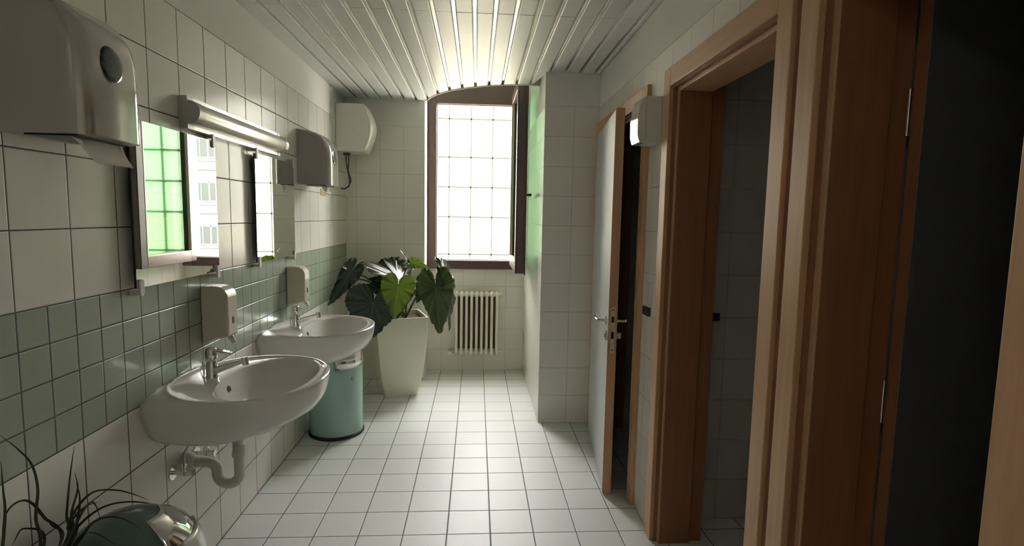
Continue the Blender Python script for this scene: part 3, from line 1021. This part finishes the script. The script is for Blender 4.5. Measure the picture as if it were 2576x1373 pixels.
tube(bm, [(-.20, 0, .195), (-.245, 0, .195)], .012, 12); tube(bm, [(-.245, -.03, .195), (-.245, .08, .195)], .013, 12)
cyl(bm, (-.245, -.05, .195), (-.245, -.028, .195), .019, n=14)
obj('valve', bm, M_chromeb, rad, smooth=True, angle=40)
bm = bmesh.new()
for i in range(8):
    x = (i - 3.5) * .0465; box(bm, x - .013, x + .013, .034, .040, .22, .71)
obj('rear_strips', bm, M_radback, rad)  # dark brown strips behind the gaps between the columns

# ------------------------------------------------------------------ planter with elephant-ear plant
PC = Vector((-.505, 2.075, 0))
plant = thing('potted_plant', 'leafy elephant-ear plant in a tall cream tapered planter', 'plant', PC)
rotp = math.radians(17)
def sq(h, z, r=.012):
    pts = rrect(-h, h, -h, h, r, 4)
    return [(p[0] * math.cos(rotp) - p[1] * math.sin(rotp), p[0] * math.sin(rotp) + p[1] * math.cos(rotp), z) for p in pts]
bm = bmesh.new()
rings = []
for z, h in ((0, .128), (.003, .130), (.12, .155), (.25, .175), (.38, .189), (.50, .197), (.60, .200), (.645, .200), (.648, .198), (.648, .192), (.645, .190), (.60, .188), (.59, .187)):
    rings.append(sq(h, z))
loft(bm, rings)
obj('planter', bm, M_pot, plant, smooth=True, angle=30)
bm = bmesh.new(); loft(bm, [sq(.188, .598), sq(.187, .612)])
obj('soil', bm, M_soil, plant)

def leaf_mesh(L, W, ruffle=.012, fold=.25, droop=.25, seed=0, nv=7):
    rnd = random.Random(seed)
    keys = [(0, 1.0), (.25, .80), (.55, .62), (.95, .55), (1.4, .56), (1.9, .58), (2.4, .56), (2.75, .46), (2.95, .30), (3.06, .14), (PI, .05)]
    def rad(a):
        a = abs(a)
        for (a0, r0), (a1, r1) in zip(keys[:-1], keys[1:]):
            if a <= a1 + 1e-9:
                t = (a - a0) / (a1 - a0); t = t * t * (3 - 2 * t) * .5 + t * .5
                return r0 + (r1 - r0) * t
        return keys[-1][1]
    maxw = max(rad(a / 50) * math.sin(a / 50) for a in range(157))
    ph = rnd.random() * 6
    bm = bmesh.new()
    lay = bm.verts.layers.float.new('vein')
    NA, NR = 120, 12
    rings = []
    c = bm.verts.new((0, 0, 0)); c[lay] = 1
    for j in range(1, NR + 1):
        f = j / NR; ring = []
        for k in range(NA):
            a = -PI + 2 * PI * k / NA
            r = rad(a) * f * (1 + ((.022 * math.sin(a * 31 + ph) + .012 * math.sin(a * 53)) if j >= NR - 1 else 0))
            x = r * math.sin(a) / maxw * W / 2; y = r * math.cos(a) * L
            vein = .5 + .5 * math.cos(a * nv * 2)
            vn = max(0, (vein - .9) / .1)
            z = -fold * abs(x) * -1 * .5
            z += ruffle * (f ** 3) * (math.sin(a * 9 + ph) + .5 * math.sin(a * 17 + 2 * ph)) + ruffle * .35 * (1 - vein) * f
            if y > 0: z -= droop * y * y / L * .6
            else: z -= droop * y * y / L * .3
            v = bm.verts.new((x, y, z)); v[lay] = vn * .8
            if abs(x) < .004 * 1.0 and y > 0: v[lay] = 1
            ring.append(v)
        rings.append(ring)
    for k in range(NA): bm.faces.new((c, rings[0][k], rings[0][(k + 1) % NA]))
    for a_, b_ in zip(rings[:-1], rings[1:]):
        for k in range(NA): bm.faces.new((a_[k], b_[k], b_[(k + 1) % NA], a_[(k + 1) % NA]))
    return bm
def place_leaf(att, tip, W, nrm, mat, seed, **kw):
    att, tip, nrm = Vector(att), Vector(tip), Vector(nrm)
    Y = (tip - att); L = Y.length; Y.normalize()
    Z = (nrm - Y * nrm.dot(Y)).normalized(); X = Y.cross(Z)
    bm = leaf_mesh(L, W, seed=seed, **kw)
    Mx = Matrix((X, Y, Z)).transposed().to_4x4(); Mx.translation = att - PC
    bmesh.ops.transform(bm, matrix=Mx, verts=bm.verts[:])
    o = obj('leaf', bm, mat, plant)
    for p in o.data.polygons: p.use_smooth = True
    # petiole from the planter
    base = Vector((PC.x + .05 * math.cos(seed * 2.1), PC.y + .03 * math.sin(seed * 2.1), .605))
    mid = base.lerp(att, .55) + Vector((0, 0, .10))
    bm = bmesh.new()
    pth = smooth_path([base - PC, mid - PC, att - Z * .004 - PC], 8)
    tube(bm, pth, [.008 - .004 * i / (len(pth) - 1) for i in range(len(pth))], 8)
    obj('leaf_stem', bm, M_stem, plant, smooth=True)
place_leaf((-0.86, 1.95, 0.995), (-0.975, 1.75, 0.777), 0.155, (0.3, -1, 0.15), M_leaf, 1, ruffle=.012)
place_leaf((-0.847, 2.0, 0.946), (-0.79, 2.0, 1.035), 0.055, (-0.2, -1, 0.3), M_leaf, 2, ruffle=.004)
place_leaf((-0.665, 1.84, 0.775), (-0.715, 1.78, 0.485), 0.42, (0.1, -1, 0.25), M_leaf, 3, ruffle=.012,droop=.3)
place_leaf((-0.509, 2.1, 0.938), (-0.752, 1.92, 1.096), 0.36, (0.35, -0.45, 0.85), M_leaf, 4, ruffle=.014,droop=.25)
place_leaf((-0.47, 1.78, 0.908), (-0.495, 1.72, 0.678), 0.255, (0.05, -1, 0.1), M_leafg, 5, ruffle=.008)
place_leaf((-0.185, 1.78, 0.911), (-0.146, 1.66, 0.58), 0.27, (0.05, -1, 0.1), M_leaf, 6, ruffle=.010,droop=.35)
place_leaf((-0.295, 1.98, 0.916), (-0.332, 1.92, 0.765), 0.17, (0.75, -0.6, 0.4), M_leaf, 7, ruffle=.006)
place_leaf((-0.126, 1.9, 0.965), (-0.007, 1.84, 0.579), 0.3, (1, -0.25, 0.35), M_leaf, 8, ruffle=.012,droop=.4)
place_leaf((-0.39, 2.1, 1.063), (-0.266, 2.05, 1.037), 0.1, (0.1, -0.9, 0.4), M_leafg, 9, ruffle=.006)
place_leaf((-0.419, 2.1, 1.056), (-0.48, 2.08, 1.18), 0.03, (0.9, -0.5, 0.2), M_leaf, 10, ruffle=.001)
place_leaf((-0.627, 1.95, 0.866), (-0.851, 1.85, 0.895), 0.2, (0.05, -0.35, 0.9), M_leaf, 11, ruffle=.008,droop=.2)
place_leaf((-0.59, 2.05, 0.904), (-0.742, 2.02, 0.945), 0.14, (-0.1, -0.9, 0.5), M_leaf, 12, ruffle=.006)
place_leaf((-0.539, 2.25, 1.028), (-0.662, 2.2, 1.091), 0.16, (0.2, -0.7, 0.6), M_leaf, 13, ruffle=.008)

# ------------------------------------------------------------------ grassy plant in the foreground
GP = Vector((-.895, -1.29, 0))
grass = thing('potted_plant', 'wispy plant with thin arching grassy leaves in the lower left foreground', 'plant', GP)
bm = bmesh.new(); lathe(bm, [(.06, 0), (.065, .01), (.088, .50), (.092, .515), (.086, .52), (.082, .50)], n=40)
obj('plant_pot', bm, M_rubber, grass, smooth=True, angle=40)
bm = bmesh.new(); lathe(bm, [(.081, .485), (.081, .502)], n=32); obj('soil', bm, M_soil, grass)
def blade(pts, w=.0030):
    pts = smooth_path([Vector(p) - GP for p in pts], 8)
    bm = bmesh.new(); rings = []
    n = len(pts)
    for i, p in enumerate(pts):
        t = (pts[min(i + 1, n - 1)] - pts[max(i - 1, 0)]).normalized()
        s = t.cross(Vector((.5, -.85, .1))); s = s.normalized() if s.length > .05 else Vector((1, 0, 0))
        nn = t.cross(s).normalized()
        ww = w * min(1, .5 + 2 * i / n) * (1 - (i / (n - 1)) ** 2.2) + .0004
        rings.append([p - s * ww, p - nn * ww * .25, p + s * ww, p + nn * ww * .45])
    loft(bm, rings)
    obj('leaf', bm, M_blade, grass, smooth=True, angle=60)
blade([(-0.89, -1.27, 0.49), (-0.88, -1.06, 0.633), (-0.88, -1.043, 0.709), (-0.88, -1.025, 0.792), (-0.88, -1.004, 0.863)])
blade([(-0.89, -1.27, 0.49), (-0.88, -1.054, 0.629), (-0.87, -1.042, 0.698), (-0.86, -0.984, 0.729), (-0.85, -0.909, 0.698), (-0.83, -0.867, 0.664), (-0.81, -0.836, 0.63)])
blade([(-0.89, -1.27, 0.49), (-0.88, -1.054, 0.629), (-0.87, -1.018, 0.663), (-0.85, -0.958, 0.677), (-0.83, -0.877, 0.647), (-0.8, -0.801, 0.593), (-0.78, -0.737, 0.531)])
blade([(-0.89, -1.27, 0.49), (-0.88, -1.072, 0.641), (-0.88, -1.113, 0.739), (-0.88, -1.148, 0.795), (-0.88, -1.184, 0.812), (-0.88, -1.214, 0.797), (-0.88, -1.227, 0.739)])
blade([(-0.89, -1.27, 0.49), (-0.9, -1.215, 0.66), (-0.9, -1.19, 0.783), (-0.9, -1.189, 0.846), (-0.9, -1.189, 0.91)])
blade([(-0.89, -1.27, 0.49), (-0.87, -1.15, 0.66), (-0.86, -1.16, 0.765), (-0.86, -1.149, 0.825), (-0.86, -1.16, 0.887), (-0.86, -1.193, 0.938), (-0.86, -1.233, 0.985)])
blade([(-0.89, -1.27, 0.49), (-0.86, -1.098, 0.657), (-0.86, -1.117, 0.721), (-0.86, -1.159, 0.779)])
blade([(-0.89, -1.27, 0.49), (-0.87, -1.061, 0.634), (-0.87, -1.041, 0.708), (-0.87, -1.016, 0.757), (-0.87, -1.022, 0.803)])
blade([(-0.89, -1.27, 0.49), (-0.87, -1.055, 0.63), (-0.86, -1.037, 0.685), (-0.86, -0.993, 0.707), (-0.86, -0.972, 0.69), (-0.86, -0.957, 0.643)])
blade([(-0.89, -1.27, 0.49), (-0.86, -1.08, 0.646), (-0.86, -1.036, 0.694), (-0.86, -1.025, 0.74), (-0.86, -1.033, 0.781)])
blade([(-0.89, -1.27, 0.49), (-0.86, -1.049, 0.626), (-0.76, -1.121, 0.731), (-0.7, -1.13, 0.743), (-0.66, -1.118, 0.708)])
blade([(-0.89, -1.27, 0.49), (-0.85, -1.069, 0.639), (-0.74, -1.164, 0.728), (-0.68, -1.179, 0.707)])
blade([(-0.89, -1.27, 0.49), (-0.88, -1.06, 0.633), (-0.88, -1.04, 0.676), (-0.87, -0.993, 0.697), (-0.86, -0.957, 0.691)])
blade([(-0.89, -1.27, 0.49), (-0.9, -1.093, 0.655), (-0.9, -1.144, 0.729), (-0.9, -1.178, 0.709)])
blade([(-0.9, -1.18, 1.03), (-0.9, -1.217, 1.052), (-0.9, -1.275, 0.999), (-0.9, -1.29, 0.85), (-0.89, -1.27, 0.49)][::-1])

# ------------------------------------------------------------------ fill lamp added behind the camera to brighten the foreground
el = thing('added_fill_lamp', 'added round fill lamp at the ceiling, unseen behind the viewer', 'lamp', (0.0, -2.60, ZC))
bm = bmesh.new(); lathe(bm, [(.11, 0), (.11, -.03), (.10, -.05), (.06, -.065), (.001, -.07)], n=32, cap1=False)
m, nt, b = nt_new('fill_lamp_glow')
b.inputs['Base Color'].default_value = (.8, .8, .78, 1)
b.inputs['Emission Color'].default_value = (1, .93, .84, 1); b.inputs['Emission Strength'].default_value = FILL_LAMP_W
obj('fill_lamp_globe', bm, m, el, smooth=True)
